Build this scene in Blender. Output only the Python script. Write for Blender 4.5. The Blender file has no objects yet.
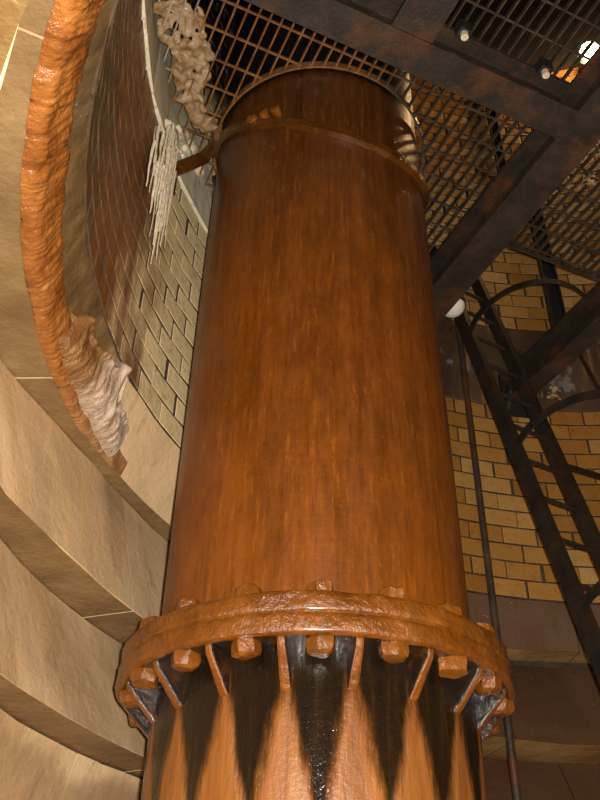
import bpy, bmesh, math, random
from mathutils import Vector, Matrix, noise
random.seed(7)
SC = bpy.context.scene
COL = SC.collection
S, Z0 = 1.8, 1.5            # metres per layout unit, camera height above the floor
PI = math.pi
# ------------------------------------------------------------------ camera
FPX, TH, RO = 860.0, math.atan(860/1150), math.radians(1.2)
cam = bpy.data.objects.new('camera', bpy.data.cameras.new('camera'))
COL.objects.link(cam)
cam.data.sensor_fit = 'VERTICAL'; cam.data.sensor_height = 36
cam.data.lens = FPX/800*36
cam.data.clip_start = 0.02
_c, _s = math.cos(RO), math.sin(RO)
fw = Vector((0, math.cos(TH), math.sin(TH))); up0 = Vector((0, -math.sin(TH), math.cos(TH))); rt0 = Vector((1, 0, 0))
rt = rt0*_c + up0*_s; up = up0*_c - rt0*_s
m = Matrix((rt, up, -fw)).transposed().to_4x4(); m.translation = (0, 0, Z0)
cam.matrix_world = m
SC.camera = cam
# ------------------------------------------------------------------ world, light, exposure
w = bpy.data.worlds.new('world'); SC.world = w; w.use_nodes = True
w.node_tree.nodes['Background'].inputs[0].default_value = (0.05, 0.045, 0.04, 1)
w.node_tree.nodes['Background'].inputs[1].default_value = 0.25
fl = bpy.data.lights.new('camera_flash', 'POINT'); fl.energy = 640; fl.color = (1, .95, .86); fl.shadow_soft_size = 0.018
flo = bpy.data.objects.new('camera_flash', fl); COL.objects.link(flo)
flo.location = Vector((0, 0, Z0)) + rt*0.055 + up*0.035
vs = SC.view_settings
SC.display_settings.display_device = 'sRGB'
vs.view_transform = 'Standard'; vs.look = 'None'; vs.gamma = 1; vs.use_curve_mapping = False
vs.exposure = 0.0
# ------------------------------------------------------------------ layout helpers (layout units; z is height above the camera)
CX, CY = 1.0, 1.215         # shaft centre
AX = math.radians(23.8)     # direction of the steel floor
E1 = Vector((math.cos(AX), math.sin(AX), 0)); E2 = Vector((-math.sin(AX), math.cos(AX), 0))
def W(x, y, k): return Vector((x*S, y*S, Z0 + k*S))
def ST(s, t, k):
    p = E1*s + E2*t
    return W(p.x, p.y, k)
def ray(u, v):
    x = (u-300)/FPX; y = (400-v)/FPX
    d = rt*x + up*y + fw
    return d
def at_k(u, v, k):
    d = ray(u, v); return W(d.x*k/d.z, d.y*k/d.z, k)
def at_wall(u, v, R):       # pixel -> angle on the shaft wall and height
    d = ray(u, v); h = math.hypot(d.x, d.y); d = d/h
    b = d.x*CX + d.y*CY
    q = b + math.sqrt(max(0, b*b - (CX*CX+CY*CY-R*R)))
    return math.atan2(d.y*q-CY, d.x*q-CX) % (2*PI), d.z*q
def proj(P):                # world metres -> pixel, depth
    d = Vector(P) - Vector((0, 0, Z0)); z = d.dot(fw)
    if z < 0.05: return None
    return 300 + FPX*d.dot(rt)/z, 400 - FPX*d.dot(up)/z, z
PXc, PYc, PR = 0.0380, 1.577, 0.2870   # pipe axis and radius
# ------------------------------------------------------------------ mesh helpers
def link(o, parent=None):
    COL.objects.link(o)
    if parent is not None: o.parent = parent
    return o
def tag(o, label=None, cat=None, group=None, kind=None):
    if label: o['label'] = label
    if cat: o['category'] = cat
    if group: o['group'] = group
    if kind: o['kind'] = kind
    return o
def smooth(me, ang=40):
    for p in me.polygons: p.use_smooth = True
    try: me.set_sharp_from_angle(angle=math.radians(ang))
    except Exception: pass
def mesh_obj(name, verts, faces, mat, parent=None, sm=None, local=True):
    """verts in world metres; made local to the parent's location"""
    off = parent.matrix_world.translation if (parent is not None and local) else Vector((0, 0, 0))
    if parent is not None and local: off = ORIGIN.get(parent.name, off)
    me = bpy.data.meshes.new(name)
    me.from_pydata([tuple(Vector(v)-off) for v in verts], [], faces)
    bm = bmesh.new(); bm.from_mesh(me); bmesh.ops.recalc_face_normals(bm, faces=bm.faces); bm.to_mesh(me); bm.free()
    if mat: me.materials.append(mat)
    if sm: smooth(me, sm)
    return link(bpy.data.objects.new(name, me), parent)
ORIGIN = {}
def thing(name, loc, label, cat, group=None):
    o = bpy.data.objects.new(name, None); o.empty_display_size = .1
    o.location = loc; link(o); tag(o, label, cat, group)
    ORIGIN[o.name] = Vector(loc)
    return o
class MB:
    def __init__(s): s.v = []; s.f = []
    def add(s, vs_, fs_):
        n = len(s.v); s.v += [Vector(a) for a in vs_]; s.f += [tuple(i+n for i in f) for f in fs_]; return s
    def box(s, o, a, b, c):     # corner o and three edge vectors
        o, a, b, c = map(Vector, (o, a, b, c))
        return s.add([o, o+a, o+a+b, o+b, o+c, o+a+c, o+a+b+c, o+b+c],
                     [(0, 3, 2, 1), (4, 5, 6, 7), (0, 1, 5, 4), (1, 2, 6, 5), (2, 3, 7, 6), (3, 0, 4, 7)])
    def tube(s, pts, rad, n=10, closed=False, caps=True):
        pts = [Vector(p) for p in pts]; N = len(pts); base = len(s.v)
        r = rad if isinstance(rad, (list, tuple)) else [rad]*N
        ref = None
        for i, p in enumerate(pts):
            if closed: t = pts[(i+1) % N]-pts[i-1]
            else: t = pts[min(i+1, N-1)]-pts[max(i-1, 0)]
            t.normalize()
            if ref is None: ref = t.orthogonal().normalized()
            ref = (ref - t*ref.dot(t)).normalized(); b = t.cross(ref)
            for j in range(n):
                a = 2*PI*j/n; s.v.append(p + (ref*math.cos(a)+b*math.sin(a))*r[i])
        for i in range(N if closed else N-1):
            k = (i+1) % N
            for j in range(n):
                s.f.append((base+i*n+j, base+i*n+(j+1) % n, base+k*n+(j+1) % n, base+k*n+j))
        if caps and not closed:
            s.f.append(tuple(base+j for j in range(n))[::-1]); s.f.append(tuple(base+(N-1)*n+j for j in range(n)))
        return s
    def strip(s, pts, side, thick, closed=False):
        """flat bar along pts: side[i] half-width vector, thick[i] half-thickness vector"""
        base = len(s.v); N = len(pts)
        for p, a, b in zip(pts, side, thick):
            p = Vector(p); s.v += [p-a-b, p+a-b, p+a+b, p-a+b]
        for i in range(N if closed else N-1):
            k = (i+1) % N
            for j in range(4):
                s.f.append((base+i*4+j, base+i*4+(j+1) % 4, base+k*4+(j+1) % 4, base+k*4+j))
        if not closed:
            s.f.append((base, base+1, base+2, base+3)); s.f.append(tuple(base+(N-1)*4+j for j in range(4)))
        return s
    def lathe(s, prof, c, n=96, a0=0, a1=2*PI):
        """profile [(r, z)] in metres about vertical axis c (x, y)"""
        base = len(s.v); full = abs(a1-a0-2*PI) < 1e-6; N = n if full else n+1; M = len(prof)
        for i in range(N):
            a = a0+(a1-a0)*i/n
            for r, z in prof: s.v.append(Vector((c[0]+r*math.cos(a), c[1]+r*math.sin(a), z)))
        for i in range(n):
            k = (i+1) % N
            for j in range(M-1): s.f.append((base+i*M+j, base+k*M+j, base+k*M+j+1, base+i*M+j+1))
        return s
    def build(s, name, mat, parent=None, sm=None): return mesh_obj(name, s.v, s.f, mat, parent, sm)
# ------------------------------------------------------------------ materials
GAIN = {   # overall tint of each material
    'wet_stone': (1.28, 1.23, 1.15), 'rusted_pipe': (.78, .64, .30), 'calcite_white': (.88, .83, .72), 'rusted_flange': (.52, .45, .26), 'wet_rust_orange': (.6, .52, .36), 'rust_lump': (.62, .56, .45),
    'wet_stained_pipe': (.66, .62, .55), 'orange_rust_crust': (.78, .80, .9), 'tarred_steel': (.72, .75, .8), 'ladder_steel': (.5, .5, .5), 'brown_steel': (.6, .58, .55), 'brown_rust': (.6, .55, .45),
    'rusty_conduit': (.6, .55, .5), 'rusty_grating_bar': (.72, .7, .66), 'flowstone': (.75, .72, .68), 'lime_crust': (.75, .7, .62), 'wet_black_scale': (.6, .6, .6), 'ochre_soffit_stone': (.66, .60, .45)}
class NT:
    def __init__(s, name):
        s.m = bpy.data.materials.new(name); s.m.use_nodes = True; s.t = s.m.node_tree; s.n = s.t.nodes; s.l = s.t.links
        s.b = s.n['Principled BSDF']; s.pos = s.n.new('ShaderNodeNewGeometry').outputs['Position']
    def put(s, a, b):
        if hasattr(a, 'is_linked') or isinstance(a, bpy.types.NodeSocket): s.l.new(a, b)
        else: b.default_value = a
    def math(s, op, a, b=0.0, c=None, clamp=False):
        n = s.n.new('ShaderNodeMath'); n.operation = op; n.use_clamp = clamp
        s.put(a, n.inputs[0]); s.put(b, n.inputs[1])
        if c is not None: s.put(c, n.inputs[2])
        return n.outputs[0]
    def mapr(s, v, a, b, c=0.0, d=1.0, sm=True):
        n = s.n.new('ShaderNodeMapRange'); n.interpolation_type = 'SMOOTHSTEP' if sm else 'LINEAR'
        s.put(v, n.inputs[0]); s.put(a, n.inputs[1]); s.put(b, n.inputs[2]); s.put(c, n.inputs[3]); s.put(d, n.inputs[4])
        return n.outputs[0]
    def scale(s, v, sx, sy, sz):
        n = s.n.new('ShaderNodeVectorMath'); n.operation = 'MULTIPLY'; s.put(v, n.inputs[0]); n.inputs[1].default_value = (sx, sy, sz); return n.outputs[0]
    def sub(s, v, o):
        n = s.n.new('ShaderNodeVectorMath'); n.operation = 'SUBTRACT'; s.put(v, n.inputs[0]); n.inputs[1].default_value = o; return n.outputs[0]
    def xyz(s, v):
        n = s.n.new('ShaderNodeSeparateXYZ'); s.put(v, n.inputs[0]); return n.outputs
    def noise(s, vec, sc, det=4, ro=.6, dist=0):
        n = s.n.new('ShaderNodeTexNoise'); s.put(vec, n.inputs['Vector']); n.inputs['Scale'].default_value = sc
        n.inputs['Detail'].default_value = det; n.inputs['Roughness'].default_value = ro; n.inputs['Distortion'].default_value = dist
        return n.outputs['Fac']
    def voro(s, vec, sc):
        n = s.n.new('ShaderNodeTexVoronoi'); s.put(vec, n.inputs['Vector']); n.inputs['Scale'].default_value = sc; return n.outputs['Distance']
    def mix(s, f, a, b, mode='MIX'):
        n = s.n.new('ShaderNodeMix'); n.data_type = 'RGBA'; n.blend_type = mode
        s.put(f, n.inputs[0])
        for q, i in ((a, 6), (b, 7)):
            if isinstance(q, tuple): n.inputs[i].default_value = (*q, 1) if len(q) == 3 else q
            else: s.l.new(q, n.inputs[i])
        return n.outputs[2]
    def ramp(s, f, stops):
        n = s.n.new('ShaderNodeValToRGB'); s.put(f, n.inputs[0]); e = n.color_ramp.elements
        while len(e) < len(stops): e.new(.5)
        for q, (p, c) in zip(e, stops): q.position = p; q.color = (*c, 1)
        return n.outputs[0]
    def rand(s): return s.n.new('ShaderNodeObjectInfo').outputs['Random']
    def bump(s, hgt, st=.4, dist=.01, prev=None):
        n = s.n.new('ShaderNodeBump'); n.inputs['Strength'].default_value = st; n.inputs['Distance'].default_value = dist
        s.put(hgt, n.inputs['Height'])
        if prev is not None: s.l.new(prev, n.inputs['Normal'])
        return n.outputs[0]
    def out(s, col, rough=.5, nrm=None, metal=0, coat=0, spec=None):
        g = GAIN.get(s.m.name)
        if g: col = s.mix(1.0, col, g, 'MULTIPLY')
        s.put((*col, 1) if isinstance(col, tuple) else col, s.b.inputs['Base Color'])
        s.put(rough, s.b.inputs['Roughness']); s.put(metal, s.b.inputs['Metallic'])
        if nrm is not None: s.l.new(nrm, s.b.inputs['Normal'])
        if coat: s.put(coat, s.b.inputs['Coat Weight']); s.b.inputs['Coat Roughness'].default_value = .15
        if spec is not None: s.b.inputs['Specular IOR Level'].default_value = spec
        return s.m
def angle(nt, cx, cy):
    p = nt.xyz(nt.sub(nt.pos, (cx*S, cy*S, Z0)))
    return nt.math('ARCTAN2', p[1], p[0]), p[2]
def shaft_angle_wrapped(nt):
    """angle about the shaft centre measured from the direction of the far-left wall (0 .. 2pi)"""
    p = nt.xyz(nt.sub(nt.pos, (CX*S, CY*S, Z0)))
    # rotate so that the +x side (never in view) carries the seam
    a = nt.math('ARCTAN2', p[1], p[0])
    return nt.math('FLOORED_MODULO', a, 2*PI), p[2]

def m_stone():
    n = NT('wet_stone'); a, z = shaft_angle_wrapped(n)
    big = n.noise(n.pos, 1.3, 5, .6); fine = n.noise(n.pos, 22, 6, .7)
    streak = n.noise(n.scale(n.pos, 9, 9, .9), 1.6, 5, .65, .4)
    col = n.ramp(big, [(.3, (.33, .225, .128)), (.5, (.43, .305, .182)), (.72, (.52, .39, .25))])
    col = n.mix(n.math('MULTIPLY', n.mapr(streak, .55, .75), .6), col, (.56, .42, .27))
    col = n.mix(n.math('MULTIPLY', n.mapr(streak, .42, .27), .55), col, (.19, .125, .08))
    col = n.mix(n.math('MULTIPLY', n.mapr(fine, .62, .8), .5), col, (.11, .08, .055))
    col = n.mix(.5, col, n.mix(n.rand(), (.8, .8, .8), (1.15, 1.1, 1.05)), 'MULTIPLY')
    col = n.mix(n.mapr(a, 2.5, 2.1, 0, .93), col, (.066, .028, .013))  # right side darkened: light falloff and wet dark stone in one colour
    foot_dark = n.mapr(n.math('ADD', z, n.math('MULTIPLY', n.math('SUBTRACT', big, .5), .5)), .46*S, .40*S)
    col = n.mix(n.math('MULTIPLY', foot_dark, .7), col, (.155, .095, .06))      # darker towards the foot of the wall
    # ochre runs on the left flank
    och = n.math('MULTIPLY', n.mapr(a, 2.45, 3.0), n.mapr(n.noise(n.scale(n.pos, 4, 4, 1), 2, 4, .6), .35, .65))
    col = n.mix(n.math('MULTIPLY', och, .35), col, (.52, .33, .14))
    olv = n.math('MULTIPLY', n.mapr(z, 1.01*S, 1.03*S), n.mapr(n.math('ADD', a, n.math('MULTIPLY', streak, .25)), 3.06, 3.2))
    col = n.mix(n.math('MULTIPLY', olv, .93), col, n.ramp(streak, [(.3, (.03, .018, .007)), (.5, (.075, .045, .016)), (.7, (.15, .09, .033))]))
    spk = n.mapr(n.voro(n.pos, 26), .10, .03); spm = n.mapr(n.noise(n.pos, 5, 2), .52, .62)
    col = n.mix(n.math('MULTIPLY', spk, n.math('MULTIPLY', spm, .8)), col, (.62, .55, .47))
    dk = n.mapr(n.voro(n.scale(n.pos, 1, 1, .45), 38), .13, .05)
    col = n.mix(n.math('MULTIPLY', dk, n.mapr(n.noise(n.pos, 3.1, 2), .55, .66)), col, (.03, .022, .018))
    gr = n.noise(n.pos, 70, 4, .75)
    col = n.mix(n.math('MULTIPLY', n.mapr(gr, .55, .72), .4), col, (.15, .10, .06))
    h = n.math('ADD', n.math('ADD', n.math('MULTIPLY', fine, .6), n.math('MULTIPLY', gr, .3)), n.math('MULTIPLY', n.noise(n.pos, 6, 4), 1.2))
    return n.out(col, n.mapr(big, .3, .7, .36, .6), n.bump(h, .5, .012), spec=.45)
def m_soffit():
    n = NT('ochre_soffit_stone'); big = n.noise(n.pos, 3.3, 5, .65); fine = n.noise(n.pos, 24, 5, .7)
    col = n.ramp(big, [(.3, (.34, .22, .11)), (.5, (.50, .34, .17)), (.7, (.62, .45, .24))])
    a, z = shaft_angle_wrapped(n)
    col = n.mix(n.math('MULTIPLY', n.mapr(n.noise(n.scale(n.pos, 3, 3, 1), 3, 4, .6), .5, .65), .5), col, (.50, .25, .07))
    col = n.mix(n.mapr(a, 3.0, 3.2), col, n.ramp(big, [(.3, (.15, .09, .035)), (.5, (.23, .145, .06)), (.7, (.30, .205, .095))]))  # near soffit darkened in colour to offset the close flash
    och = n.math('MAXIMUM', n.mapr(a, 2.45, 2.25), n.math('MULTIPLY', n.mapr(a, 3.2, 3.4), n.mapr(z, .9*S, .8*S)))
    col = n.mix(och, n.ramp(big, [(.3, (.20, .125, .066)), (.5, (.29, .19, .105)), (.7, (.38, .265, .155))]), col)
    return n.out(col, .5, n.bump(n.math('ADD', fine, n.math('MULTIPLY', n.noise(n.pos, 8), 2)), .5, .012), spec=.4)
def m_trim():
    n = NT('pale_limestone'); big = n.noise(n.pos, 2.3, 5, .6); fine = n.noise(n.pos, 26, 5, .7)
    a, z = shaft_angle_wrapped(n)
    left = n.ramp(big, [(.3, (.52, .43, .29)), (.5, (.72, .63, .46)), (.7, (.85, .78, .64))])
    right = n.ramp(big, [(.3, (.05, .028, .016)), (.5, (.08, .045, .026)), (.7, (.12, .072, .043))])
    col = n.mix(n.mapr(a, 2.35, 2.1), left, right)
    lime = n.math('MULTIPLY', n.mapr(n.noise(n.scale(n.pos, 1, 1, .6), 6.5, 3, .5), .60, .66), n.mapr(a, 2.2, 2.0))
    col = n.mix(n.math('MULTIPLY', lime, .8), col, (.22, .21, .19))
    col = n.mix(n.math('MULTIPLY', n.mapr(n.noise(n.scale(n.pos, 7, 7, 1), 2, 4), .55, .7), .6), col, (.33, .17, .07))
    return n.out(col, .5, n.bump(n.math('ADD', fine, n.math('MULTIPLY', n.noise(n.pos, 7), 2)), .5, .01), spec=.4)
def m_brick():
    n = NT('glazed_buff_brick'); a, z = shaft_angle_wrapped(n); r = n.rand()
    fine = n.noise(n.pos, 30, 5, .65); mid = n.noise(n.pos, 5.5, 4, .6)
    base = n.ramp(r, [(0, (.29, .125, .022)), (.35, (.37, .17, .036)), (.7, (.43, .22, .055)), (1, (.48, .28, .095))])
    base = n.mix(n.math('MULTIPLY', n.mapr(mid, .55, .72), .65), base, (.36, .18, .05))
    pale = n.mix(.72, base, (.97, .78, .43))
    base = n.mix(n.mapr(a, 2.15, 2.5), base, pale)                 # the left flank is paler
    spots = n.mapr(n.voro(n.scale(n.pos, 1, 1, .5), 24), .17, .06)
    base = n.mix(n.math('MULTIPLY', spots, n.mapr(n.noise(n.pos, 4, 2), .45, .6)), base, (.13, .07, .03))
    # rust sheet spreading over the left flank
    wob = n.math('MULTIPLY', n.math('SUBTRACT', n.noise(n.scale(n.pos, 2.2, 2.2, .8), 1.5, 5, .65), .5), .55)
    st = n.mapr(n.math('ADD', a, wob), 2.84, 3.04)
    runs = n.noise(n.scale(n.pos, 7, 7, .8), 2, 5, .7, .5)
    rust = n.ramp(runs, [(.25, (.06, .024, .009)), (.48, (.15, .05, .012)), (.62, (.25, .085, .017)), (.8, (.32, .15, .04))])
    olive = n.mapr(n.math('ADD', a, wob), 3.22, 3.36)
    rust = n.mix(olive, rust, n.ramp(runs, [(.3, (.045, .022, .008)), (.55, (.095, .048, .015)), (.75, (.18, .095, .03))]))
    col = n.mix(n.math('MULTIPLY', st, .97), base, rust)
    # shade painted into the bricks above the steel floor, away from the lamp
    painted_shade = n.math('MULTIPLY', n.mapr(z, 2.4*S, 2.6*S), n.mapr(a, 1.93, 2.05))
    col = n.mix(painted_shade, col, (.012, .01, .009))
    h = n.math('ADD', fine, n.math('MULTIPLY', mid, 2.0))
    dirt = n.mapr(n.noise(n.pos, 17, 6, .75), .5, .72)
    col = n.mix(n.math('MULTIPLY', dirt, .5), col, (.16, .085, .03))
    return n.out(col, n.mapr(fine, .35, .7, .25, .5), n.bump(h, .5, .008), spec=.28)
def m_mortar():
    n = NT('dark_mortar'); f = n.noise(n.pos, 20, 4)
    return n.out(n.ramp(f, [(.3, (.03, .019, .011)), (.7, (.085, .052, .026))]), .8, n.bump(f, .6, .01))
def rust_cols(n, f, dark=1.0):
    return n.ramp(f, [(.22, (.05*dark, .022*dark, .010*dark)), (.42, (.17*dark, .065*dark, .012*dark)), (.56, (.28*dark, .105*dark, .014*dark)), (.75, (.38*dark, .155*dark, .025*dark))])
def m_pipe():
    n = NT('rusted_pipe'); p = n.xyz(n.sub(n.pos, (PXc*S, PYc*S, Z0)))
    st = n.noise(n.scale(n.pos, 13, 13, .55), 1.5, 6, .7, .2); big = n.noise(n.scale(n.pos, 1, 1, .6), 1.7, 5, .6)
    grain = n.noise(n.scale(n.pos, 6, 6, 30), 2.2, 3, .6); fine = n.noise(n.pos, 45, 4, .7)
    f = n.math('ADD', n.math('MULTIPLY', st, .2), n.math('ADD', n.math('MULTIPLY', big, .40), n.math('MULTIPLY', n.noise(n.scale(n.pos, 1, 1, .5), 8, 6, .75), .40)))
    col = n.ramp(f, [(.30, (.045, .017, .007)), (.44, (.135, .043, .007)), (.56, (.215, .067, .008)), (.72, (.29, .10, .014))])
    z = p[2]
    dark = n.mapr(n.math('ADD', z, n.math('MULTIPLY', st, -.9)), .95*S, 1.75*S)     # darker brown towards the clamp
    col = n.mix(n.math('MULTIPLY', dark, .78), col, n.ramp(st, [(.3, (.03, .014, .008)), (.6, (.085, .036, .014)), (.8, (.15, .06, .02))]))
    ang = n.math('ARCTAN2', p[1], p[0])
    run = n.mapr(n.noise(n.scale(n.pos, 20, 20, .35), 1.3, 3, .6), .60, .72)
    col = n.mix(n.math('MULTIPLY', n.math('MULTIPLY', run, n.mapr(big, .35, .6)), .45), col, (.028, .014, .009))
    vg = n.noise(n.scale(n.pos, 42, 42, 5), 1.6, 5, .75)
    col = n.mix(n.math('MULTIPLY', n.mapr(vg, .52, .70), .55), col, (.06, .022, .008))
    col = n.mix(n.math('MULTIPLY', n.mapr(vg, .46, .30), .45), col, (.40, .15, .03))
    col = n.mix(n.math('MULTIPLY', n.mapr(fine, .62, .75), .3), col, (.46, .22, .05))
    black = n.mapr(z, 2.035*S, 2.06*S)                                             # tarred above the floor
    col = n.mix(black, col, (.010, .009, .008))
    h = n.math('ADD', n.math('MULTIPLY', grain, .6), n.math('ADD', n.math('MULTIPLY', fine, .35), st))
    return n.out(col, n.mapr(st, .3, .7, .30, .48), n.bump(h, .35, .006), spec=.5)
def m_lower_pipe():
    n = NT('wet_stained_pipe'); p = n.xyz(n.sub(n.pos, (PXc*S, PYc*S, Z0)))
    ang = n.math('ARCTAN2', p[1], p[0])
    step = math.radians(20)
    # distance in angle from the nearest gusset
    d = n.math('ABSOLUTE', n.math('SUBTRACT', n.math('FLOORED_MODULO', n.math('ADD', ang, PI/2), step), step/2))
    wob = n.math('MULTIPLY', n.math('SUBTRACT', n.noise(n.scale(n.pos, 9, 9, 2), 1.6, 5, .7), .5), .16)
    drop = n.math('MULTIPLY', n.math('SUBTRACT', .435*S, p[2]), 1/(.19*S), clamp=True)
    half = n.math('ADD', n.math('MULTIPLY', n.math('POWER', drop, 1.1), .145), .016)
    k = n.mapr(n.math('SUBTRACT', n.math('ADD', d, wob), half), .04, -.035)
    k = n.math('MULTIPLY', k, n.mapr(p[2], .47*S, .43*S))
    st = n.noise(n.scale(n.pos, 14, 14, 1.2), 1.5, 5, .7); fine = n.noise(n.pos, 50, 4, .7)
    org = n.ramp(st, [(.25, (.17, .06, .012)), (.5, (.30, .105, .02)), (.75, (.42, .18, .045))])
    drk = n.ramp(st, [(.3, (.006, .004, .003)), (.55, (.016, .008, .003)), (.8, (.07, .03, .009))])
    h = n.math('ADD', n.math('MULTIPLY', fine, .6), n.math('ADD', st, n.math('MULTIPLY', k, 1.6)))
    return n.out(n.mix(k, drk, org), n.mapr(k, 0, 1, .16, .42), n.bump(h, .5, .008), spec=.55)
def m_flange(name='rusted_flange', bright=1.0):
    n = NT(name); f = n.noise(n.pos, 9, 6, .65); fine = n.noise(n.pos, 55, 4, .7)
    p = n.xyz(n.sub(n.pos, (PXc*S, PYc*S, Z0)))
    col = n.ramp(f, [(.25, (.12*bright, .038*bright, .006*bright)), (.48, (.24*bright, .078*bright, .008*bright)), (.62, (.31*bright, .105*bright, .010*bright)), (.8, (.45*bright, .175*bright, .03*bright))])
    sl = n.noise(n.scale(n.pos, 10, 10, 2), 1.4, 4, .6)
    col = n.mix(n.math('MULTIPLY', n.mapr(sl, .55, .7), .5), col, (.17*bright, .085*bright, .012*bright))
    h = n.math('ADD', n.math('MULTIPLY', fine, .8), n.math('MULTIPLY', n.noise(n.pos, 17, 5, .6), 1.6))
    return n.out(col, n.mapr(f, .3, .7, .2, .38), n.bump(h, .7, .010), coat=.4)
def m_wet():
    n = NT('wet_black_scale'); f = n.noise(n.pos, 12, 6, .65); fine = n.noise(n.pos, 60, 4, .7)
    col = n.ramp(f, [(.35, (.008, .005, .004)), (.55, (.03, .014, .006)), (.75, (.13, .045, .009))])
    return n.out(col, .15, n.bump(n.math('ADD', f, n.math('MULTIPLY', fine, .6)), .7, .012), coat=.5)
def m_crust():
    n = NT('orange_rust_crust'); f = n.noise(n.pos, 7, 6, .65); fine = n.noise(n.pos, 40, 4, .7)
    rip = n.noise(n.scale(n.pos, 3, 3, 1), 9, 3, .5)
    a, z = shaft_angle_wrapped(n)
    col = n.ramp(f, [(.25, (.12, .035, .008)), (.46, (.30, .095, .016)), (.6, (.42, .15, .028)), (.8, (.56, .27, .08))])
    pale = n.ramp(rip, [(.3, (.24, .10, .035)), (.55, (.42, .21, .075)), (.8, (.60, .40, .21))])
    col = n.mix(n.mapr(n.math('ADD', a, n.math('MULTIPLY', f, .4)), 3.36, 3.10), col, pale)
    h = n.math('ADD', n.math('MULTIPLY', fine, .8), n.math('MULTIPLY', n.noise(n.pos, 15, 5, .6), 1.5))
    return n.out(col, .26, n.bump(h, .8, .012), coat=.6)
def m_steel(name='tarred_steel', rust=.45, tone=1.0):
    n = NT(name); f = n.noise(n.pos, 7, 6, .7); fine = n.noise(n.pos, 60, 3, .7)
    col = n.ramp(f, [(.3, (.020*tone, .017*tone, .014*tone)), (.55, (.045*tone, .034*tone, .025*tone)), (.75, (.085*tone, .05*tone, .03*tone))])
    col = n.mix(n.math('MULTIPLY', n.mapr(n.noise(n.pos, 4.2, 5, .7), .48, .68), rust), col, (.20, .066, .018))
    col = n.mix(n.mapr(n.voro(n.pos, 34), .06, .02), col, (.4, .38, .34))
    return n.out(col, .45, n.bump(n.math('ADD', fine, f), .5, .006), spec=.5)
def m_bar():
    n = NT('rusty_grating_bar'); f = n.noise(n.pos, 12, 5, .7)
    p = n.xyz(n.pos)
    s = n.math('ADD', n.math('MULTIPLY', p[0], E1.x), n.math('MULTIPLY', p[1], E1.y))
    t = n.math('ADD', n.math('MULTIPLY', p[0], E2.x), n.math('MULTIPLY', p[1], E2.y))
    rust = n.ramp(f, [(.3, (.09, .034, .010)), (.5, (.26, .11, .03)), (.75, (.40, .21, .08))])
    grey = n.ramp(f, [(.3, (.035, .026, .018)), (.55, (.085, .062, .042)), (.8, (.16, .125, .09))])
    col = n.mix(n.mapr(s, .62*S, .80*S), rust, grey)                       # right-hand panels are less rusted
    wob = n.math('MULTIPLY', n.math('SUBTRACT', f, .5), .5)
    lime = n.mapr(n.math('ADD', s, wob), .25*S, .14*S)                    # limescale along the wall
    col = n.mix(lime, col, n.ramp(f, [(.3, (.32, .25, .17)), (.7, (.62, .56, .47))]))
    return n.out(col, .35, n.bump(f, .6, .008), spec=.6)
def m_calcite(name, stops, rough=.4, zs=1.0):
    n = NT(name); f = n.noise(n.scale(n.pos, 1, 1, zs), 11, 6, .65); fine = n.noise(n.scale(n.pos, 1, 1, zs*.6), 60, 4, .7)
    return n.out(n.ramp(f, stops), rough, n.bump(n.math('ADD', fine, n.math('MULTIPLY', f, 2)), .7, .012), coat=.2)
def m_flow():
    n = NT('flowstone'); a, z = shaft_angle_wrapped(n)
    f = n.noise(n.scale(n.pos, 3, 3, .7), 6, 6, .65); fine = n.noise(n.scale(n.pos, 1, 1, .5), 50, 4, .7)
    wh = n.ramp(f, [(.28, (.40, .25, .15)), (.48, (.60, .45, .33)), (.7, (.80, .70, .60))])
    br = n.ramp(f, [(.28, (.14, .06, .018)), (.5, (.30, .14, .045)), (.75, (.46, .27, .11))])
    col = n.mix(n.mapr(n.math('ADD', a, n.math('MULTIPLY', f, .12)), 3.09, 3.15), wh, br)
    return n.out(col, .35, n.bump(n.math('ADD', fine, n.math('MULTIPLY', f, 2)), .8, .014), coat=.3)
def plain(name, col, rough=.5, metal=0, em=None, es=0):
    n = NT(name); f = n.noise(n.pos, 14, 4)
    c = n.mix(n.mapr(f, .35, .75), tuple(.8*q for q in col), tuple(min(1, 1.1*q) for q in col))
    mt = n.out(c, rough, None, metal)
    if em: n.b.inputs['Emission Color'].default_value = (*em, 1); n.b.inputs['Emission Strength'].default_value = es
    return mt
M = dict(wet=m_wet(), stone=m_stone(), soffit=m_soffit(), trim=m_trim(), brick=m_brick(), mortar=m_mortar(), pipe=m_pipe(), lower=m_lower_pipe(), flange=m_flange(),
         gus=m_flange('wet_rust_orange', .95), nut=m_flange('rust_lump', 1.0), crust=m_crust(), steel=m_steel(), ladder=m_steel('ladder_steel', .25, 1.0), steelr=m_steel('brown_steel', .8, 1.15),
         bar=m_bar(), flow=m_flow(),
         calc=m_calcite('calcite_white', [(.25, (.62, .48, .32)), (.5, (.84, .75, .60)), (.75, (.95, .91, .82))]),
         tan=m_calcite('lime_crust', [(.25, (.20, .11, .045)), (.48, (.42, .28, .15)), (.72, (.66, .54, .40))]),
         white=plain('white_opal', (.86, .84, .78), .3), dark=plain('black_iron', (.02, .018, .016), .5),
         brown=m_flange('brown_rust', .6), rod=m_steel('rusty_conduit', .8, 2.0), bulb=plain('lit_glass', (1, .9, .7), .3, 0, (1, .82, .5), 25), floor=m_stone())

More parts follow.
